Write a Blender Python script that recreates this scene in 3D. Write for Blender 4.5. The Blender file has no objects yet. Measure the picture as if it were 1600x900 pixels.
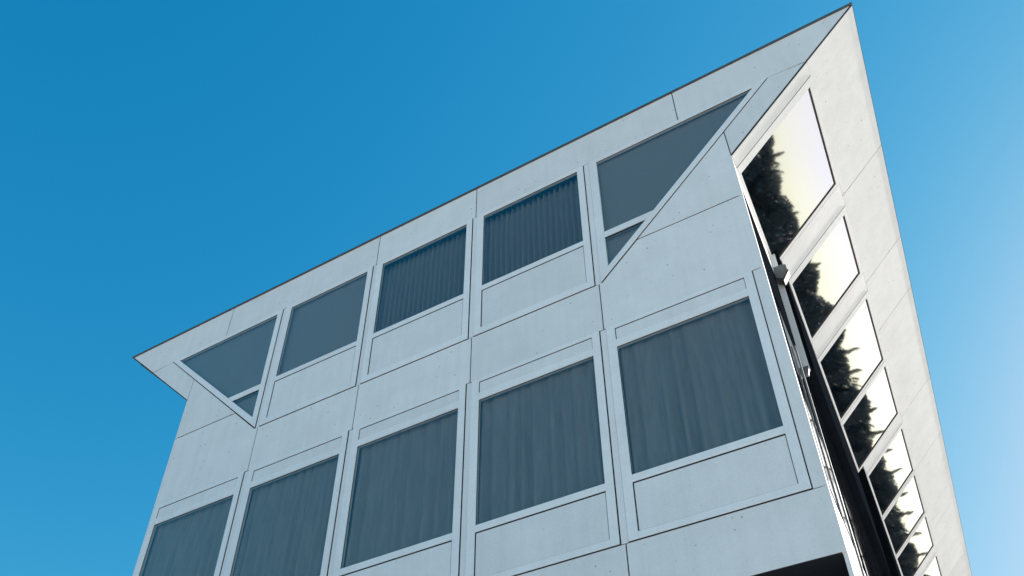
import bpy, bmesh, math, random
from mathutils import Vector

# ------------------------------------------------------------------ camera, sky, sun, exposure
U = 1.5                      # metres per facade bay
CAMZ = 1.6                   # eye height
ZB = CAMZ + 4.3257 * U       # height of the line under the top-storey windows
scene = bpy.context.scene
col = scene.collection

cam = bpy.data.cameras.new('camera')
cam_ob = bpy.data.objects.new('camera', cam)
col.objects.link(cam_ob)
cam_ob.location = (4.2521 * U, -3.4456 * U, CAMZ)
cam_ob.rotation_euler = (math.radians(127.04939), math.radians(1.64479), math.radians(27.56638))
cam.sensor_width = 36.0
cam.lens = 36.0 * 1284.784 / 1600.0
cam.shift_x = (800.0 - 851.8753) / 1600.0
cam.shift_y = (740.0152 - 450.0) / 1600.0
cam.clip_start = 0.05
cam.clip_end = 3000.0
scene.camera = cam_ob

SUN_AZ, SUN_EL = 33.0, 27.0          # degrees clockwise from +Y, degrees above the horizon
world = bpy.data.worlds.new('World')
scene.world = world
world.use_nodes = True
wn = world.node_tree
bg = wn.nodes['Background']
sky = wn.nodes.new('ShaderNodeTexSky')
sky.sky_type = 'NISHITA'
sky.sun_disc = False
sky.sun_elevation = math.radians(SUN_EL)
sky.sun_rotation = math.radians(SUN_AZ)
sky.air_density = 1.0
sky.dust_density = 0.45
sky.ozone_density = 2.0
# slide-film colour response of the whole sky: a soft shoulder, and a red layer that falls off faster than the others
sep = wn.nodes.new('ShaderNodeSeparateColor')
comb = wn.nodes.new('ShaderNodeCombineColor')
wn.links.new(sky.outputs[0], sep.inputs[0])
def wmath(op, a, b):
    n = wn.nodes.new('ShaderNodeMath'); n.operation = op
    for k, v in enumerate((a, b)):
        if isinstance(v, float): n.inputs[k].default_value = v
        else: wn.links.new(v, n.inputs[k])
    return n.outputs[0]
def shoulder(x, k, c):
    return wmath('DIVIDE', wmath('MULTIPLY', x, k), wmath('ADD', wmath('MULTIPLY', x, c), 1.0))
red = sep.outputs[0]
grn = wmath('MAXIMUM', shoulder(sep.outputs[1], 1.18, 0.12), wmath('MULTIPLY', sep.outputs[1], 0.47))
blu = wmath('MAXIMUM', shoulder(sep.outputs[2], 1.92, 0.27), wmath('MULTIPLY', sep.outputs[2], 0.65))
red_low = wmath('DIVIDE', wmath('MULTIPLY', wmath('MULTIPLY', red, red), 2.2), wmath('ADD', red, 8.0))
red_low = wmath('MAXIMUM', wmath('SUBTRACT', red_low, 0.055), wmath('MULTIPLY', red_low, 0.25))
wn.links.new(wmath('MINIMUM', red_low, wmath('MULTIPLY', grn, 1.0)), comb.inputs[0])
wn.links.new(grn, comb.inputs[1])
wn.links.new(blu, comb.inputs[2])
wn.links.new(comb.outputs[0], bg.inputs['Color'])
bg.inputs['Strength'].default_value = 0.10

sun = bpy.data.lights.new('sun', 'SUN')
sun.energy = 5.0
sun.angle = math.radians(0.53)
sun.color = (1.0, 0.93, 0.84)
sun_ob = bpy.data.objects.new('sun', sun)
col.objects.link(sun_ob)
sd = Vector((math.sin(math.radians(SUN_AZ)) * math.cos(math.radians(SUN_EL)),
             math.cos(math.radians(SUN_AZ)) * math.cos(math.radians(SUN_EL)),
             math.sin(math.radians(SUN_EL))))
sun_ob.rotation_euler = sd.to_track_quat('Z', 'Y').to_euler()
sun_ob.location = sd * 60

vs = scene.view_settings
vs.view_transform = 'Standard'
vs.look = 'None'
vs.exposure = 1.0
vs.gamma = 1.0
scene.render.engine = 'CYCLES'
scene.cycles.max_bounces = 8
scene.cycles.transparent_max_bounces = 12

random.seed(7)

# ------------------------------------------------------------------ materials
def new_mat(name):
    m = bpy.data.materials.new(name)
    m.use_nodes = True
    nt = m.node_tree
    return m, nt, nt.nodes['Principled BSDF']

def noise(nt, scale, detail=4, rough=0.55, vec=None):
    n = nt.nodes.new('ShaderNodeTexNoise')
    n.inputs['Scale'].default_value = scale
    n.inputs['Detail'].default_value = detail
    n.inputs['Roughness'].default_value = rough
    if vec is not None:
        nt.links.new(vec, n.inputs['Vector'])
    return n.outputs['Fac']

def ramp(nt, src, stops):
    r = nt.nodes.new('ShaderNodeValToRGB')
    els = r.color_ramp.elements
    while len(els) < len(stops):
        els.new(0.5)
    for e, (p, c) in zip(els, stops):
        e.position = p
        e.color = (c, c, c, 1) if not isinstance(c, tuple) else (*c, 1)
    nt.links.new(src, r.inputs['Fac'])
    return r.outputs['Color']

def mix(nt, a, b, fac, mode='MIX'):
    m = nt.nodes.new('ShaderNodeMix')
    m.data_type = 'RGBA'
    m.blend_type = mode
    for sock, v in ((m.inputs['Factor'], fac), (m.inputs['A'], a), (m.inputs['B'], b)):
        if hasattr(v, 'links'):
            nt.links.new(v, sock)
        elif isinstance(v, (int, float)):
            sock.default_value = v
        else:
            sock.default_value = (*v, 1)
    return m.outputs['Result']

def world_pos(nt, scale=(1, 1, 1)):
    g = nt.nodes.new('ShaderNodeNewGeometry')
    mp = nt.nodes.new('ShaderNodeMapping')
    mp.inputs['Scale'].default_value = scale
    nt.links.new(g.outputs['Position'], mp.inputs['Vector'])
    return mp.outputs['Vector']

def clad_material(name, base, speck=1.0, rough=0.75, streak=1.0):
    """off-white cement cladding board: cloudy tone, rain streaks, pin-holes, a tone of its own for each board"""
    m, nt, b = new_mat(name)
    P = world_pos(nt)
    cloud = ramp(nt, noise(nt, 2.3, 8, 0.66, P), [(0.3, 0.925), (0.7, 1.03)])
    c = mix(nt, base, cloud, 1.0, 'MULTIPLY')
    fine = ramp(nt, noise(nt, 55, 3, 0.6, P), [(0.3, 0.955), (0.7, 1.03)])
    c = mix(nt, c, fine, 1.0, 'MULTIPLY')
    st = ramp(nt, noise(nt, 3.2, 5, 0.6, world_pos(nt, (3.0, 3.0, 0.22))), [(0.42, 1.0), (0.72, 1.0 - 0.055 * streak)])
    c = mix(nt, c, st, 1.0, 'MULTIPLY')
    oi = nt.nodes.new('ShaderNodeObjectInfo')
    tone = ramp(nt, oi.outputs['Random'], [(0.0, 0.965), (1.0, 1.03)])
    c = mix(nt, c, tone, 1.0, 'MULTIPLY')
    if speck:
        v = nt.nodes.new('ShaderNodeTexVoronoi')
        v.inputs['Scale'].default_value = 10.0
        v.inputs['Randomness'].default_value = 1.0
        nt.links.new(P, v.inputs['Vector'])
        dots = ramp(nt, v.outputs['Distance'], [(0.06, 1.0), (0.115, 0.0)])
        keep = ramp(nt, noise(nt, 2.6, 2, 0.5, P), [(0.40, 0.0), (0.58, 0.6 * speck)])
        f = nt.nodes.new('ShaderNodeMath'); f.operation = 'MULTIPLY'
        nt.links.new(dots, f.inputs[0]); nt.links.new(keep, f.inputs[1])
        c = mix(nt, c, (0.12, 0.115, 0.11), f.outputs[0])
    nt.links.new(c, b.inputs['Base Color'])
    b.inputs['Roughness'].default_value = rough
    b.inputs['Specular IOR Level'].default_value = 0.18
    bm_ = nt.nodes.new('ShaderNodeBump')
    bm_.inputs['Strength'].default_value = 0.05
    bm_.inputs['Distance'].default_value = 0.004
    nt.links.new(noise(nt, 90, 4, 0.6, P), bm_.inputs['Height'])
    nt.links.new(bm_.outputs[0], b.inputs['Normal'])
    return m

def plain(name, base, rough=0.5, var=0.08, scale=6, metallic=0.0, spec=0.4):
    m, nt, b = new_mat(name)
    P = world_pos(nt)
    t = ramp(nt, noise(nt, scale, 5, 0.6, P), [(0.3, 1.0 - var), (0.7, 1.0 + var)])
    nt.links.new(mix(nt, base, t, 1.0, 'MULTIPLY'), b.inputs['Base Color'])
    b.inputs['Roughness'].default_value = rough
    b.inputs['Metallic'].default_value = metallic
    b.inputs['Specular IOR Level'].default_value = spec
    return m

def glass_material(name, r0, tint, wave=0.0, gloss=(1.0, 0.97, 0.92), rough=0.012):
    """solar-control glass: reflecting front coat over tinted see-through glass"""
    m = bpy.data.materials.new(name)
    m.use_nodes = True
    nt = m.node_tree
    for n in list(nt.nodes):
        nt.nodes.remove(n)
    out = nt.nodes.new('ShaderNodeOutputMaterial')
    tr = nt.nodes.new('ShaderNodeBsdfTransparent'); tr.inputs['Color'].default_value = (*tint, 1)
    gl = nt.nodes.new('ShaderNodeBsdfGlossy'); gl.inputs['Roughness'].default_value = rough
    gl.inputs['Color'].default_value = (*gloss, 1)
    lw = nt.nodes.new('ShaderNodeLayerWeight'); lw.inputs['Blend'].default_value = 0.5
    pw = nt.nodes.new('ShaderNodeMath'); pw.operation = 'POWER'; pw.inputs[1].default_value = 4.0
    nt.links.new(lw.outputs['Facing'], pw.inputs[0])
    ma = nt.nodes.new('ShaderNodeMath'); ma.operation = 'MULTIPLY_ADD'
    ma.inputs[1].default_value = 1 - r0; ma.inputs[2].default_value = r0
    nt.links.new(pw.outputs[0], ma.inputs[0])
    geo = nt.nodes.new('ShaderNodeNewGeometry')
    inv = nt.nodes.new('ShaderNodeMath'); inv.operation = 'SUBTRACT'; inv.inputs[0].default_value = 1.0
    nt.links.new(geo.outputs['Backfacing'], inv.inputs[1])
    fac = nt.nodes.new('ShaderNodeMath'); fac.operation = 'MULTIPLY'
    nt.links.new(ma.outputs[0], fac.inputs[0]); nt.links.new(inv.outputs[0], fac.inputs[1])
    mx = nt.nodes.new('ShaderNodeMixShader')
    nt.links.new(fac.outputs[0], mx.inputs[0]); nt.links.new(tr.outputs[0], mx.inputs[1]); nt.links.new(gl.outputs[0], mx.inputs[2])
    nt.links.new(mx.outputs[0], out.inputs['Surface'])
    if wave:
        bp = nt.nodes.new('ShaderNodeBump')
        bp.inputs['Strength'].default_value = 1.0
        bp.inputs['Distance'].default_value = wave
        nt.links.new(noise(nt, 1.3, 2, 0.4, world_pos(nt)), bp.inputs['Height'])
        nt.links.new(bp.outputs[0], gl.inputs['Normal'])
    return m

def fabric(name, base, fold=1.0):
    m, nt, b = new_mat(name)
    P = world_pos(nt)
    t = ramp(nt, noise(nt, 5, 4, 0.6, world_pos(nt, (4, 4, 0.5))), [(0.3, 1 - 0.15 * fold), (0.7, 1 + 0.1 * fold)])
    w = ramp(nt, noise(nt, 260, 2, 0.5, P), [(0.3, 0.93), (0.7, 1.05)])
    c = mix(nt, mix(nt, base, t, 1.0, 'MULTIPLY'), w, 1.0, 'MULTIPLY')
    nt.links.new(c, b.inputs['Base Color'])
    b.inputs['Roughness'].default_value = 0.9
    b.inputs['Specular IOR Level'].default_value = 0.1
    return m

M = {}
M['clad'] = clad_material('cladding_board', (0.83, 0.81, 0.785))
M['frame'] = clad_material('painted_aluminium', (0.87, 0.855, 0.835), speck=0.0, rough=0.5, streak=0.7)
M['infill'] = clad_material('infill_board', (0.83, 0.81, 0.785), speck=0.25, rough=0.6)
M['core'] = plain('joint_membrane', (0.02, 0.02, 0.022), 0.8)
M['cap'] = plain('roof_edge_metal', (0.12, 0.115, 0.11), 0.45, metallic=0.4)
M['seal'] = plain('brown_gasket', (0.06, 0.042, 0.03), 0.6)
M['glass'] = glass_material('front_window_glass', 0.11, (0.795, 0.81, 0.808), 0.0012)
M['glass_side'] = glass_material('solar_control_glass', 0.78, (0.44, 0.47, 0.52), 0.0015, (0.97, 0.965, 0.965), 0.027)
M['curtain'] = fabric('curtain_cloth', (0.40, 0.385, 0.37))
M['blind'] = fabric('vertical_blind_cloth', (0.34, 0.325, 0.31), 0.3)
M['screen'] = fabric('roller_screen_cloth', (0.42, 0.415, 0.395), 0.15)
M['room'] = plain('room_plaster', (0.28, 0.28, 0.28), 0.8)
M['soffit'] = plain('dark_soffit_paint', (0.022, 0.024, 0.030), 0.6)
M['paving'] = plain('pale_paving', (0.55, 0.515, 0.465), 0.85, 0.15, 0.6)
M['bark'] = plain('bark', (0.07, 0.05, 0.035), 0.9)
M['leaf'] = plain('dark_foliage', (0.07, 0.07, 0.066), 0.7, 0.35, 0.9)
M['steel'] = plain('galvanised_steel', (0.12, 0.125, 0.13), 0.6, 0.1, 8, 0.1)
M['dark'] = plain('painted_side_dark', (0.006, 0.008, 0.011), 0.9, 0.2, 5, 0.0, 0.0)  # flat near-black, mostly in place of dark reflections in the side glass

# ------------------------------------------------------------------ mesh helpers
class Plane:
    """a construction plane: origin and two axes in bay units, outward normal; depth is in metres"""
    def __init__(s, o, a, b, n):
        s.o, s.a, s.b, s.n = Vector(o), Vector(a), Vector(b), Vector(n)
    def at(s, p, q, d=0.0):
        v = (s.o + s.a * p + s.b * q) * U + s.n * d
        return Vector((v.x, v.y, v.z + ZB))

XL, XR, TIPL, TIPR, ZK, ZR = -1.0052, 4.042, -2.1039, 5.1207, 0.7227, 1.8013
R2 = math.sqrt(0.5)
FRONT = Plane((0, 0, 0), (1, 0, 0), (0, 0, 1), (0, -1, 0))
SLOPE = Plane((XR, 0, ZK), (R2, 0, R2), (0, 1, 0), (R2, 0, -R2))          # (s up the slope, t into the depth)
SLOPE_L = Plane((XL, 0, ZK), (-R2, 0, R2), (0, 1, 0), (-R2, 0, -R2))
SIDE = Plane((XR, 0, 0), (0, 1, 0), (0, 0, 1), (1, 0, 0))                 # (t into the depth, z)
SIDE_L = Plane((XL, 0, 0), (0, 1, 0), (0, 0, 1), (-1, 0, 0))

def inset(pts, c):
    """offset a convex polygon inwards by c (bay units)"""
    n = len(pts)
    area = sum(pts[i][0] * pts[(i + 1) % n][1] - pts[(i + 1) % n][0] * pts[i][1] for i in range(n))
    sg = 1 if area > 0 else -1
    lines = []
    for i in range(n):
        (x0, y0), (x1, y1) = pts[i], pts[(i + 1) % n]
        dx, dy = x1 - x0, y1 - y0
        L = math.hypot(dx, dy)
        nx, ny = -dy / L * sg, dx / L * sg
        lines.append((x0 + nx * c, y0 + ny * c, dx, dy))
    res = []
    for i in range(n):
        x0, y0, dx0, dy0 = lines[i - 1]
        x1, y1, dx1, dy1 = lines[i]
        det = dx0 * dy1 - dy0 * dx1
        if abs(det) < 1e-9:
            res.append((x1, y1)); continue
        t = ((x1 - x0) * dy1 - (y1 - y0) * dx1) / det
        res.append((x0 + dx0 * t, y0 + dy0 * t))
    return res

def slab(bm, pl, pts, d0, d1, ch=0.0025):
    """a board: polygon pts on plane pl from depth d0 to d1 (metres) with a chamfered front edge"""
    n = len(pts)
    back = [bm.verts.new(pl.at(p, q, d0)) for p, q in pts]
    if ch:
        f0 = [bm.verts.new(pl.at(p, q, d1 - ch)) for p, q in pts]
        f1 = [bm.verts.new(pl.at(p, q, d1)) for p, q in inset(pts, ch / U)]
        rings = [back, f0, f1]
    else:
        rings = [back, [bm.verts.new(pl.at(p, q, d1)) for p, q in pts]]
    for A, B in zip(rings, rings[1:]):
        for i in range(n):
            bm.faces.new((A[i], A[(i + 1) % n], B[(i + 1) % n], B[i]))
    bm.faces.new(back)
    bm.faces.new(rings[-1])

def rect(x0, z0, x1, z1):
    return [(x0, z0), (x1, z0), (x1, z1), (x0, z1)]

def make(name, bm, mat, parent=None, smooth=False):
    bmesh.ops.recalc_face_normals(bm, faces=bm.faces)
    me = bpy.data.meshes.new(name)
    bm.to_mesh(me); bm.free()
    me.materials.append(M[mat])
    if smooth:
        for p in me.polygons:
            p.use_smooth = True
    o = bpy.data.objects.new(name, me)
    col.objects.link(o)
    o.parent = parent
    return o

def board(name, pl, pts, d0, d1, mat, parent, ch=0.0025):
    bm = bmesh.new()
    slab(bm, pl, pts, d0, d1, ch)
    return make(name, bm, mat, parent)

def boards(name, pl, lst, d0, d1, mat, parent, ch=0.0025):
    bm = bmesh.new()
    for pts in lst:
        slab(bm, pl, pts, d0, d1, ch)
    return make(name, bm, mat, parent)

def tag(o, label=None, cat=None, group=None, kind=None):
    if label: o['label'] = label
    if cat: o['category'] = cat
    if group: o['group'] = group
    if kind: o['kind'] = kind
    return o

# ------------------------------------------------------------------ ground
bm = bmesh.new()
bmesh.ops.create_grid(bm, x_segments=40, y_segments=40, size=1400)
ground = make('ground', bm, 'paving')
tag(ground, 'pale paved ground around the foot of the white building', 'ground', kind='structure')

# ------------------------------------------------------------------ the building
DEPTH = 14.0
bld = bpy.data.objects.new('office_building', None)
col.objects.link(bld)
tag(bld, 'white clad office building with a flared top storey against the blue sky', 'building')

G = 0.0035        # half a board joint, bay units
ZF, ZL0, ZLB, ZBOT = 1.4098, -0.4412, -2.0463, -2.4184
DD, DS = -0.0322, 0.0176
GL, GR = 0.0760, 0.9150
T = 0.030         # board thickness, metres

def xr_out(z): return XR + (z - ZK) * (TIPR - XR) / (ZR - ZK)
def xl_out(z): return XL + (z - ZK) * (TIPL - XL) / (ZR - ZK)
def xr_dia(z): return 3.0176 + z * (4.4265 - 3.0176) / ZF
def xl_dia(z): return DD + z * (-1.405 - DD) / ZF

# solid core behind the joints (dark membrane)
core = []
core.append([(xl_out(ZF) + 0.05, ZF - 0.02), (xr_out(ZF) - 0.05, ZF - 0.02), (xr_out(ZR) - 0.06, ZR - 0.02), (xl_out(ZR) + 0.06, ZR - 0.02)])
core.append(rect(XL + 0.03, ZL0 - 0.04, XR - 0.03, 0.03))
core.append(rect(XL + 0.03, ZBOT + 0.012, XR - 0.03, ZLB + 0.02))
for k in range(0, 4):
    core.append(rect(k + DD - 0.03, ZLB + 0.02, k + DS + 0.03, ZL0 - 0.04))
    core.append(rect(k + DD - 0.03, 0.03, k + DS + 0.03, ZF - 0.02))
core.append(rect(3.94, ZLB + 0.02, XR - 0.03, ZL0 - 0.04))
core.append(rect(XL + 0.03, ZLB + 0.02, -0.96, ZL0 - 0.04))
core.append([(3.048, 0.03), (4.01, 0.03), (4.01, ZK + 0.01), (4.55, 1.28), (4.55, ZF - 0.02), (4.43, ZF - 0.02)])
core.append([(DD - 0.03, 0.03), (-0.975, 0.03), (-0.975, ZK + 0.01), (-1.53, 1.28), (-1.53, ZF - 0.02), (-1.41, ZF - 0.02)])
for k in range(-1, 4):
    core.append(rect(k + 0.03, ZLB + 0.021, k + 0.955, -1.67))
    core.append(rect(k + 0.03, -0.60, k + 0.955, ZL0 - 0.041))
for k in range(0, 3):
    core.append(rect(k + 0.03, 0.031, k + 0.955, 0.47))
boards('wall_core', FRONT, core, -0.16, -0.007, 'core', bld, 0)

# cladding boards of the front
zend = 1.385
fx = [None, -0.7246, 1.0, 2.0, 3.7489, None]
ztop = ZR - 0.010
for i in range(5):
    if i == 0:
        pts = [(xl_dia(ZF), ZF), (fx[1] - G, ZF), (fx[1] - G, ztop), (xl_out(ztop) + 0.012, ztop), (xl_out(zend) + 0.012, zend + 1.3 * G)]
    elif i == 4:
        pts = [(fx[4] + G, ZF), (xr_dia(ZF), ZF), (xr_out(zend) - 0.012, zend + 1.3 * G), (xr_out(ztop) - 0.012, ztop), (fx[4] + G, ztop)]
    else:
        pts = rect(fx[i] + G, ZF, fx[i + 1] - G, ztop)
    board('fascia_board', FRONT, pts, -T, 0.0, 'clad', bld)
# right corner boards
zc = 0.281
cb = [
    [(xr_dia(ZF) + 0.004, ZF - 0.004), (4.041, 1.0174), (4.0435, ZK + 0.0135), (xr_out(zend - 1.7 * G) - 0.012, zend - 1.7 * G)],
    [(4.0345, 1.0109), (xr_dia(zc) + 0.010, zc + 1.5 * G), (XR, zc + 1.5 * G), (XR, ZK), (4.037, ZK + 0.010)],
    [(3.0 + G, ZL0 + 0.002), (XR, ZL0 + 0.002), (XR, zc - 1.5 * G), (xr_dia(zc) + 0.006, zc - 1.5 * G), (3.024, -0.004), (3.0 + G, -0.004)],
    [(xl_dia(ZF) - 0.004, ZF - 0.004), (xl_out(zend - 1.7 * G) + 0.012, zend - 1.7 * G), (-1.007, ZK + 0.0135), (-1.0045, 0.9924)],
    [(-0.998, 0.9857), (-1.0005, ZK + 0.010), (XL, ZK), (XL, zc + 1.5 * G), (xl_dia(zc) - 0.010, zc + 1.5 * G)],
    [(0.0 - G, ZL0 + 0.002), (0.0 - G, -0.004), (DD - 0.006, -0.004), (xl_dia(zc) - 0.006, zc - 1.5 * G), (XL, zc - 1.5 * G), (XL, ZL0 + 0.002)],
]
for pts in cb:
    board('corner_board', FRONT, pts, -T, 0.0, 'clad', bld)
for out, sg in ((xr_out, 1), (xl_out, -1)):
    board('corner_seal', FRONT, [(out(ZK + 0.002) - sg * 0.012, ZK + 0.002), (out(ZK + 0.002), ZK + 0.002), (out(ztop), ztop), (out(ztop) - sg * 0.012, ztop)], -0.010, 0.001, 'core', bld, 0)
for k in range(3):
    board('spandrel_board', FRONT, rect(k + G, ZL0 + 0.002, k + 1 - G, -0.007), -T, 0.0, 'clad', bld)
for i, (x0, x1) in enumerate(((XL, 0), (0, 1), (1, 2), (2, 3), (3, XR))):
    board('lower_board', FRONT, rect(x0 + (G if i else 0), ZBOT, x1 - (G if i < 4 else 0), ZLB - 0.007), -T, 0.0, 'clad', bld)
board('edge_strip', FRONT, rect(3 + 0.9678 + 0.006, ZLB - 0.003, XR, ZL0 - 0.004), -T, -0.001, 'infill', bld)
board('edge_strip', FRONT, rect(XL, ZLB - 0.003, -1 + DS - 0.004, ZL0 - 0.004), -T, -0.001, 'infill', bld)
for k in range(4):
    board('cover_strip', FRONT, rect(k + DD + 0.007, ZLB - 0.002, k + DS - 0.002, ZL0 - 0.004), -T, -0.002, 'infill', bld)
    board('cover_strip', FRONT, rect(k + DD + 0.007, -0.002, k + DS - 0.002, ZF - 0.005), -T, -0.002, 'infill', bld)

PF, PB = 0.007, -0.035      # frame face proud of the boards, frame back
PG = -0.006                 # outer face of the glass
def pane(pl, pts, parent, mat='glass', d=None):
    d = PG if d is None else d
    return board('pane', pl, pts, d - 0.008, d, mat, parent, 0)

def seal(pts, d, parent):
    return board('joint_seal', FRONT, pts, -0.02, d, 'core', parent, 0)

def lower_window(k):
    x0, x1 = k + DS, k + 0.9678
    g0, g1 = k + GL, k + GR
    bars = [rect(x0, ZLB, g0, ZL0), rect(g1, ZLB, x1, ZL0),
            rect(g0, -0.474, g1, ZL0), rect(g0, -0.6356, g1, -0.574),
            rect(g0, -1.684, g1, -1.6334), rect(g0, ZLB, g1, -2.001)]
    w = boards('window', FRONT, bars, PB, PF, 'frame', bld)
    board('head_panel', FRONT, rect(g0 + 0.004, -0.572, g1 - 0.003, -0.481), -T, 0.004, 'infill', w)
    board('infill_panel', FRONT, rect(g0 + 0.006, -1.999, g1 - 0.004, -1.693), -T, 0.003, 'infill', w)
    pane(FRONT, rect(g0 - 0.006, -1.64, g1 + 0.006, -0.63), w)
    boards('gasket', FRONT, [rect(g0, -0.639, g1, -0.6356), rect(g0, -1.6334, g0 + 0.003, -0.639), rect(g1 - 0.003, -1.6334, g1, -0.639)], PG, PG + 0.005, 'core', w, 0)
    seal(rect(g0, -1.6925, g1, -1.6842), PF - 0.003, w)
    seal(rect(x0, ZLB - 0.0072, x1 + 0.004, ZLB - 0.0002), PF - 0.004, w)
    seal(rect(x1 + 0.0002, ZLB - 0.0002, x1 + 0.0038, ZL0), 0.001, w)
    seal(rect(g0, -0.4808, g1, -0.4742), PF - 0.003, w)
    seal(rect(g0 + 0.0002, -1.998, g0 + 0.0062, -1.6928), 0.006, w)
    seal(rect(g0 + 0.0002, -0.572, g0 + 0.0042, -0.481), 0.006, w)
    return w

def upper_window(k):
    x0, x1 = k + DS, k + 0.9678
    g0, g1 = k + GL, k + GR
    bars = [rect(x0, 0, g0, ZF - 0.004), rect(g1, 0, x1, ZF - 0.004),
            rect(g0, 1.3677, g1, ZF - 0.004), rect(g0, 0.460, g1, 0.5106), rect(g0, 0, g1, 0.062)]
    w = boards('window', FRONT, bars, PB, PF, 'frame', bld)
    board('infill_panel', FRONT, rect(g0 + 0.006, 0.064, g1 - 0.004, 0.451), -T, 0.003, 'infill', w)
    pane(FRONT, rect(g0 - 0.006, 0.504, g1 + 0.006, 1.374), w)
    boards('gasket', FRONT, [rect(g0, 1.3647, g1, 1.3677), rect(g0, 0.5106, g0 + 0.003, 1.3647), rect(g1 - 0.003, 0.5106, g1, 1.3647)], PG, PG + 0.005, 'core', w, 0)
    seal(rect(g0, 0.4515, g1, 0.4598), PF - 0.003, w)
    seal(rect(x0, -0.0072, x1 + 0.004, -0.0002), PF - 0.004, w)
    seal(rect(x1 + 0.0002, -0.0002, x1 + 0.0038, ZF - 0.006), 0.001, w)
    seal(rect(g0 + 0.0002, 0.066, g0 + 0.0062, 0.4512), 0.006, w)
    return w

def corner_window(side):
    if side > 0:
        xs, xi = 3.0176, 3.0785
        dia, gi = xr_dia, lambda z: 2.944 + z
    else:
        xs, xi = DD, -0.088
        dia, gi = xl_dia, lambda z: -0.45 - (z - 0.506) * 0.985
    zt, zb0, zb1 = 1.3677, 0.447, 0.506
    za = 0.134 if side > 0 else 0.136
    bars = [[(xs, 0.004), (xi, za), (xi, ZF - 0.004), (xs, ZF - 0.004)],
            [(xi, zt), (gi(zt), zt), (dia(ZF - 0.004), ZF - 0.004), (xi, ZF - 0.004)],
            [(xs, 0.004), (dia(ZF - 0.004), ZF - 0.004), (gi(zt), zt), (xi, za)],
            [(xi, zb0), (gi(zb0), zb0), (gi(zb1), zb1), (xi, zb1)]]
    w = boards('window', FRONT, bars, PB, PF, 'frame', bld)
    e = 0.006 * side
    seal([(dia(0.006), 0.004), (dia(0.006) + e * 0.75, 0.001), (dia(ZF - 0.012) + e * 1.3, ZF - 0.014), (dia(ZF - 0.012), ZF - 0.012)], PF - 0.004, w)
    if side < 0:
        seal(rect(DD + 0.0002, 0.0, DD + 0.0038, ZF - 0.006), 0.001, w)
    seal([(xi, zb0 - 0.005), (gi(zb0 - 0.005), zb0 - 0.005), (gi(zb0) - e * 0.1, zb0 - 0.0003), (xi, zb0 - 0.0003)], -0.002, w)
    pane(FRONT, [(xi - e, zb1 - 0.006), (gi(zb1) + e, zb1 - 0.006), (gi(zt) + 2 * e, zt + 0.006), (xi - e, zt + 0.006)], w)
    pane(FRONT, [(xi - e, za - 0.012), (gi(zb0) + 2 * e, zb0 + 0.006), (xi - e, zb0 + 0.006)], w)
    board('gasket', FRONT, [(xi, zt - 0.003), (gi(zt) - e, zt - 0.003), (gi(zt), zt), (xi, zt)], PG, PG + 0.005, 'core', w, 0)
    return w

for k in range(-1, 4): lower_window(k)
for k in range(0, 3): upper_window(k)
corner_window(-1)
corner_window(1)

# roof: slab and dark edge trim
bm = bmesh.new()
ROOF = Plane((0, 0, ZR), (1, 0, 0), (0, 1, 0), (0, 0, 1))
slab(bm, ROOF, [(TIPL + 0.11, 0.09), (TIPR - 0.11, 0.09), (TIPR - 0.11, DEPTH - 0.05), (TIPL + 0.11, DEPTH - 0.05)], -0.14, -0.03, 0)
roof = make('roof', bm, 'room', bld)
trim = []
trim.append(rect(TIPL + 0.004, -0.012, TIPR - 0.006, 0.10))
trim.append(rect(TIPR - 0.10, 0.101, TIPR - 0.006, DEPTH))
trim.append(rect(TIPL - 0.006, 0.101, TIPL + 0.10, DEPTH))
boards('edge_trim', ROOF, trim, -0.014, 0.008, 'cap', roof, 0.002)

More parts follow.
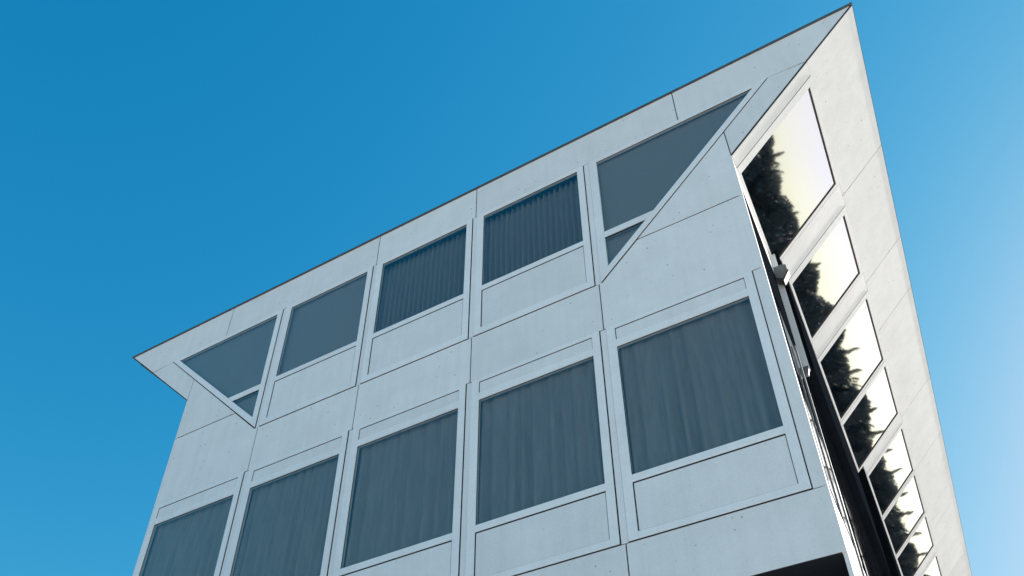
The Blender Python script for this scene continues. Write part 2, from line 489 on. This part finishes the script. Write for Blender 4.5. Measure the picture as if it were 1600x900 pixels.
# sloping side walls
SB = 0.93                    # lower edge of the slope's fascia
SG = 0.89                    # upper edge of its glass
SMAX = 1.5254
wins = [(0.118, 1.100), (1.335, 2.112), (2.345, 3.330), (3.338, 4.252), (4.437, 5.402), (5.412, 6.400), (6.410, 7.305), (7.505, 8.46), (8.47, 9.42), (9.43, 10.4), (10.6, 11.55), (11.56, 12.5), (12.51, 13.5)]
spans = [(0.008, 0.112), (1.106, 1.329), (2.118, 2.339), (4.258, 4.431), (7.311, 7.499), (10.406, 10.594), (13.506, 13.98)]
fj = [0.006, 1.235, 2.255, 2.915, 4.345, 5.41, 6.95, 8.46, 9.9, 11.4, 13.98]
def s0_at(t):
    return 0.0 if t < 1.105 else (0.095 if t < 4.25 else 0.190)
def slope_wall(pl, side):
    boards('slope_core', pl, [rect(SB + 0.005, 0.03, SMAX - 0.03, DEPTH - 0.02)] + [rect(s0_at((a + b) / 2) + 0.01, a - 0.03 if a > .1 else a + 0.01, SB + 0.004, b + 0.03) for a, b in spans], -0.14, -0.007, 'core', bld, 0)
    for a, b in zip(fj, fj[1:]):
        board('slope_fascia_board', pl, rect(SB + 0.002, a + G * 0.7, SMAX - 0.006, b - G * 0.7), -T, 0.0, 'clad', bld)
    for a, b in spans:
        board('slope_board', pl, rect(s0_at((a + b) / 2) + 0.004, a, SB - 0.003, b), -T, 0.003, 'infill', bld)
    for a, b in wins:
        m = (a + b) / 2
        s0 = s0_at(m)
        fw = 0.062
        bars = [rect(s0, a, SB - 0.004, a + fw), rect(s0, b - 0.030, SB - 0.004, b),
                rect(s0, a + fw, s0 + 0.024, b - 0.030), rect(SG, a + fw, SB - 0.004, b - 0.030)]
        w = boards('window', pl, bars, PB, 0.006, 'infill', bld)
        pane(pl, rect(s0 + 0.018, a + fw - 0.004, SG + 0.006, b - 0.026), w, 'glass_side', -0.010)
        boards('gasket', pl, [rect(SG - 0.0045, a + fw, SG, b - 0.030), rect(s0 + 0.024, b - 0.0345, SG - 0.0045, b - 0.030)], -0.010, 0.002, 'seal', w, 0)
slope_wall(SLOPE, 1)
slope_wall(SLOPE_L, -1)

# upright side walls: lower storey flush, the top storey stepping outwards twice along the depth
GZ = -ZB / U                  # ground level, bay units
steps = [(1.000, 4.330, 0.067), (4.330, DEPTH, 0.134)]
def side_window(P2, a, b, z0, z1, f=0.030):
    w = boards('window', P2, [rect(a, z0, a + f, z1), rect(b - f, z0, b, z1), rect(a + f, z0, b - f, z0 + f), rect(a + f, z1 - f, b - f, z1)], PB, 0.002, 'dark', bld)
    pane(P2, rect(a + f - 0.004, z0 + f - 0.004, b - f + 0.004, z1 - f + 0.004), w, 'glass_side', -0.004)
def side_wall(pl):
    t0, tm = 0.020, 0.060
    board('side_core', pl, rect(0.30, GZ, DEPTH - 0.1, ZBOT + 0.3), -0.15, -T - 0.004, 'core', bld, 0)
    board('side_corner_board', pl, rect(t0, GZ, tm, ZK - 0.004), -T, 0.0, 'clad', bld)
    n = 13
    for j in range(n):
        a = tm + 0.006 + (DEPTH - tm) * j / n
        b = tm + (DEPTH - tm) * (j + 1) / n - 0.004
        board('side_board', pl, rect(a, GZ, b, ZBOT - 0.004), -T, 0.0, 'clad', bld)
        board('side_board', pl, rect(a, ZBOT + 0.002, b, ZLB - 0.004), -T, 0.0, 'clad', bld)
        side_window(pl, a, b, ZLB, ZL0 - 0.004)
    board('side_board', pl, rect(tm + 0.006, ZL0 + 0.002, 0.996, 0.500), -T, -0.004, 'dark', bld)  # plain dark board where glass would mirror dark surroundings
    board('side_board', pl, rect(tm + 0.006, 0.506, 0.996, ZK - 0.004), -T, 0.0, 'clad', bld)
    for t0, t1, off in steps:
        P2 = Plane(pl.o + pl.n * off, pl.a, pl.b, pl.n)
        top = ZK + off - 0.004
        tm = t0 + 0.040
        first = t0 < 2
        if first:
            board('return_board', P2, rect(t0, ZL0, tm, top), -0.10 - T, -0.040, 'infill', bld)
            board('return_edge', P2, rect(t0 + 0.002, ZL0, tm, top + 0.012), -0.0395, 0.0, 'dark', bld)
        else:
            board('return_board', P2, rect(t0, ZL0, tm, top + 0.012), -0.10 - T, 0.0, 'dark', bld)
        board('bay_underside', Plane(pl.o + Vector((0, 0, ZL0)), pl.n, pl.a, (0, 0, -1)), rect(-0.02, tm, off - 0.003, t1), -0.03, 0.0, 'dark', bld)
        n = round((t1 - tm) / 1.08)
        for j in range(n):
            a = tm + 0.004 + (t1 - tm) * j / n
            b = tm + (t1 - tm) * (j + 1) / n - 0.004
            board('painted_dark_glass', P2, rect(a, ZL0 + 0.004, b, top + 0.016), -T, -0.002, 'dark', bld)  # dark colour replaces the dark reflection of the bay glazing
side_wall(SIDE)
side_wall(SIDE_L)

# blind housing at the front end of the stepped bay, and the small bracket under the bay
HS = Plane((XR, 0, 0), (1, 0, 0), (0, 0, 1), (0, 1, 0))
housing = board('blind_housing', HS, [(0.004, 0.43), (0.050, 0.395), (0.095, 0.47), (0.095, 0.53), (0.065, 0.545), (0.004, 0.545)], 0.925 * U, 0.998 * U, 'steel', bld, 0.004)
board('housing_slot', HS, [(0.040, 0.390), (0.051, 0.380), (0.104, 0.465), (0.097, 0.48)], 0.93 * U, 0.99 * U, 'seal', housing, 0)
bracket = board('rail_bracket', HS, [(0.003, -0.52), (0.022, -0.52), (0.034, -0.47), (0.034, -0.445), (0.003, -0.445)], 0.97 * U, 0.998 * U, 'steel', bld, 0.003)
board('guide_rail', SIDE, rect(0.60, ZBOT + 0.01, 0.625, ZL0 - 0.13), 0.004, 0.020, 'steel', bld, 0.002)

# floors, back partition and far wall keep the rooms dark
boards('floor_slab', Plane((0, 0, 0), (1, 0, 0), (0, 1, 0), (0, 0, 1)), [rect(XL + 0.06, 0.11, XR - 0.06, DEPTH - 0.06)], -0.55, -0.25, 'room', bld, 0)
board('soffit', Plane((0, 0, ZBOT), (1, 0, 0), (0, 1, 0), (0, 0, 1)), rect(XL + 0.002, 0.0015, XR - 0.022, DEPTH - 0.06), -0.004, 0.25, 'soffit', bld, 0)
board('partition', FRONT, rect(XL + 0.06, ZBOT + 0.3, XR - 0.06, ZR - 0.1), -3.2 * U - 0.1, -3.2 * U, 'room', bld, 0)
board('rear_wall', FRONT, [(XL, GZ), (XR, GZ), (XR, ZK), (TIPR, ZR - 0.1), (TIPL, ZR - 0.1), (XL, ZK)], -DEPTH * U - 0.2, -DEPTH * U, 'clad', bld, 0)
board('recessed_wall', FRONT, rect(XL + 0.05, GZ, XR - 0.05, ZBOT), -2.6 * U - 0.2, -2.6 * U, 'soffit', bld, 0)

# ------------------------------------------------------------------ curtains and blinds behind the front glass
def hanging(name, k, z0, z1, mat, pitch, amp, label, cat, group, depth=0.045, irregular=0.30, x0=None, x1=None, sag=None):
    xa = k + GL - 0.05 if x0 is None else x0
    xb = k + GR + 0.03 if x1 is None else x1
    rnd = random.Random(int(k * 31 + 77 + len(name)))
    n = int((xb - xa) * U / pitch * 10)
    rows = 10
    ph = 0.0
    prof = []
    for i in range(n + 1):
        prof.append((xa + (xb - xa) * i / n, math.sin(ph)))
        ph += 2 * math.pi / 10 * (1 + irregular * math.sin(i * 0.21 + rnd.random() * 0.6) + irregular * (rnd.random() - 0.5))
    amps = [0.55 + 0.45 * math.sin(i * 0.13 + k) for i in range(n + 1)]
    bm = bmesh.new()
    grid = []
    for r in range(rows + 1):
        f = r / rows
        z = z0 + (z1 - z0) * f
        row = []
        for i, (x, s) in enumerate(prof):
            a = amp * (1 - irregular * 1.3 * (1 - amps[i])) * ((0.75 + 0.5 * (1 - f)) if irregular < 0.1 else (0.2 + 0.95 * math.sqrt(1 - f)))
            sway = irregular * 0.008 * math.sin(x * 5 + f * 3)
            row.append(bm.verts.new(FRONT.at(x + sway * (1 - f), z, -depth - 0.03 - a * s)))
        grid.append(row)
    for r in range(rows):
        for i in range(n):
            bm.faces.new((grid[r][i], grid[r][i + 1], grid[r + 1][i + 1], grid[r + 1][i]))
    o = make(name, bm, mat, None, True)
    m = o.modifiers.new('cloth', 'SOLIDIFY'); m.thickness = 0.0015
    tag(o, label, cat, group)
    return o

place = {-1: 'leftmost window of the lower row', 0: 'second lower-row window from the left', 1: 'middle window of the lower row',
         2: 'second lower-row window from the right', 3: 'large lower-row window nearest the corner'}
for k in range(-1, 4):
    hanging('curtain', k, -1.66, -0.53, 'curtain', (0.15, 0.13, 0.17, 0.145, 0.16)[k + 1], 0.036, 'grey draped curtain behind the ' + place[k], 'curtain', 'curtains of the lower row')
hanging('vertical_blind', 1, 0.49, 1.400, 'blind', 0.072, 0.026, 'pleated vertical blind in the middle top-row window', 'blind', 'vertical blinds of the top row', 0.075, 0.04)
hanging('vertical_blind', 2, 0.49, 1.400, 'blind', 0.072, 0.026, 'pleated vertical blind in the top-row window beside the right triangular one', 'blind', 'vertical blinds of the top row', 0.075, 0.04)
for k, pts, lb in ((0, rect(GL - 0.02, 0.49, GR + 0.02, 1.39), 'flat grey roller screen in the rectangular top-row window next to the left triangle'),
                   (3, [(3.06, 0.12), (4.33, 1.385), (3.06, 1.385)], 'flat grey screen filling the right triangular window'),
                   (-1, [(-0.07, 0.12), (-0.07, 1.385), (-1.33, 1.385)], 'flat grey screen filling the left triangular window')):
    o = board('roller_screen', FRONT, pts, -0.060, -0.057, 'screen', None, 0)
    tag(o, lb, 'screen', 'screens of the top row')

# ------------------------------------------------------------------ trees mirrored in the sloping glass
def tree_meshes(seed, h, w, conifer):
    rnd = random.Random(seed)
    bm = bmesh.new()
    seg = 7
    prev = None
    for i in range(6):
        f = i / 5
        r = 0.24 * (1 - f) ** 0.8 + 0.03
        ring = [bm.verts.new((math.cos(a) * r + 0.15 * math.sin(f * 4 + seed), math.sin(a) * r, f * h * 0.93)) for a in [2 * math.pi * j / seg for j in range(seg)]]
        if prev:
            for j in range(seg):
                bm.faces.new((prev[j], prev[(j + 1) % seg], ring[(j + 1) % seg], ring[j]))
        prev = ring
    for i in range(26):
        f = 0.22 + 0.7 * rnd.random()
        a = rnd.random() * 6.283
        L = w * 0.85 * ((1 - f) ** 0.8 if conifer else math.sin(math.pi * min(0.95, f)) ** 0.5) + 0.2
        d = Vector((math.cos(a), math.sin(a), -0.1 if conifer else 0.7)).normalized()
        p0 = Vector((0.15 * math.sin(f * 4 + seed), 0, f * h * 0.9)); p1 = p0 + d * L
        sd_ = d.cross(Vector((0, 0, 1))).normalized() * 0.05
        up = Vector((0, 0, 0.05))
        b0 = [bm.verts.new(p0 + v) for v in (sd_, up, -sd_, -up)]
        b1 = [bm.verts.new(p1 + v * 0.2) for v in (sd_, up, -sd_, -up)]
        for j in range(4):
            bm.faces.new((b0[j], b0[(j + 1) % 4], b1[(j + 1) % 4], b1[j]))
    bmesh.ops.recalc_face_normals(bm, faces=bm.faces)
    tr = bpy.data.meshes.new('trunk'); bm.to_mesh(tr); bm.free(); tr.materials.append(M['bark'])
    verts, faces = [], []
    n = 24000
    lobes = [(rnd.uniform(-.5, .5) * w, rnd.uniform(-.5, .5) * w, h * rnd.uniform(.38, .88), w * rnd.uniform(.35, .6)) for _ in range(11)]
    for i in range(n):
        if conifer:
            f = rnd.random() ** 1.2
            z = h * (0.10 + 0.90 * f)
            tier = 0.72 + 0.28 * math.sin(f * 46)
            r = (w * (1 - f) ** 0.95 * tier + 0.02) * math.sqrt(rnd.random())
            a = rnd.random() * 6.283
            r *= 1 + 0.25 * math.sin(a * 5 + f * 20)
            c = Vector((math.cos(a) * r, math.sin(a) * r, z - r * 0.25))
            s = (0.06 + 0.08 * rnd.random()) * (1.15 - 0.6 * f)
        else:
            lx, ly, lz, lr = rnd.choice(lobes)
            v = Vector((rnd.gauss(0, 1), rnd.gauss(0, 1), rnd.gauss(0, 1))).normalized() * lr * (rnd.random() ** 0.4)
            c = Vector((lx, ly, lz)) + v
            s = 0.09 + 0.10 * rnd.random()
        q = Vector((rnd.gauss(0, 1), rnd.gauss(0, 1), rnd.gauss(0, 1))).normalized()
        e1 = q.orthogonal().normalized() * s
        e2 = q.cross(e1).normalized() * s * 0.6
        b = len(verts)
        verts += [c - e1, c + e2, c + e1, c - e2]
        faces.append((b, b + 1, b + 2, b + 3))
    cr = bpy.data.meshes.new('crown'); cr.from_pydata(verts, [], faces); cr.materials.append(M['leaf'])
    return tr, cr

kinds = [tree_meshes(3, 10.0, 3.0, False), tree_meshes(5, 10.0, 2.3, True), tree_meshes(9, 10.0, 3.3, False), tree_meshes(14, 10.0, 1.9, True)]
def plant(az, dist, top, kind, label, group):
    a = math.radians(az)
    root = bpy.data.objects.new('spruce_tree' if kind in (1, 3) else 'broadleaf_tree', None)
    col.objects.link(root)
    root.location = (6.8 + dist * math.sin(a), 4.0 + dist * math.cos(a), 0)
    root.rotation_euler.z = random.random() * 6.28
    s = top / 10.0
    wd = random.uniform(0.85, 1.25)
    root.scale = (wd, wd, s)
    for nm, me in zip(('trunk', 'crown'), kinds[kind]):
        c = bpy.data.objects.new(nm, me); col.objects.link(c); c.parent = root
    tag(root, label, 'tree', group)

LB1 = 'dark conifer in the distant row mirrored in the sloping side windows'
LB2 = 'dark leafy tree in the distant row mirrored in the sloping side windows'
az = 19.0
i = 0
while az < 66:
    near = az > 46
    kd = (0, 3, 2, 1)[i % 4] if near else (1, 3, 1, 3)[i % 4]
    dist = 52 + 6 * random.random()
    el = (0.6 if near else 1.1) + (0.5 if near else 0.85) * random.random()
    leafy = kd in (0, 2)
    plant(az, dist, 9.7 + dist * math.tan(math.radians(el)), kd, LB2 if leafy else LB1, 'leafy trees mirrored in the side windows' if leafy else 'conifers mirrored in the side windows')
    plant(az + 1.3, dist + 7, 9.7 + dist * math.tan(math.radians(0.45 if near else 1.0 + 0.35 * random.random())), (0, 2)[i % 2], LB2, 'leafy trees mirrored in the side windows')
    az += 2.2 if near else 1.7
    i += 1
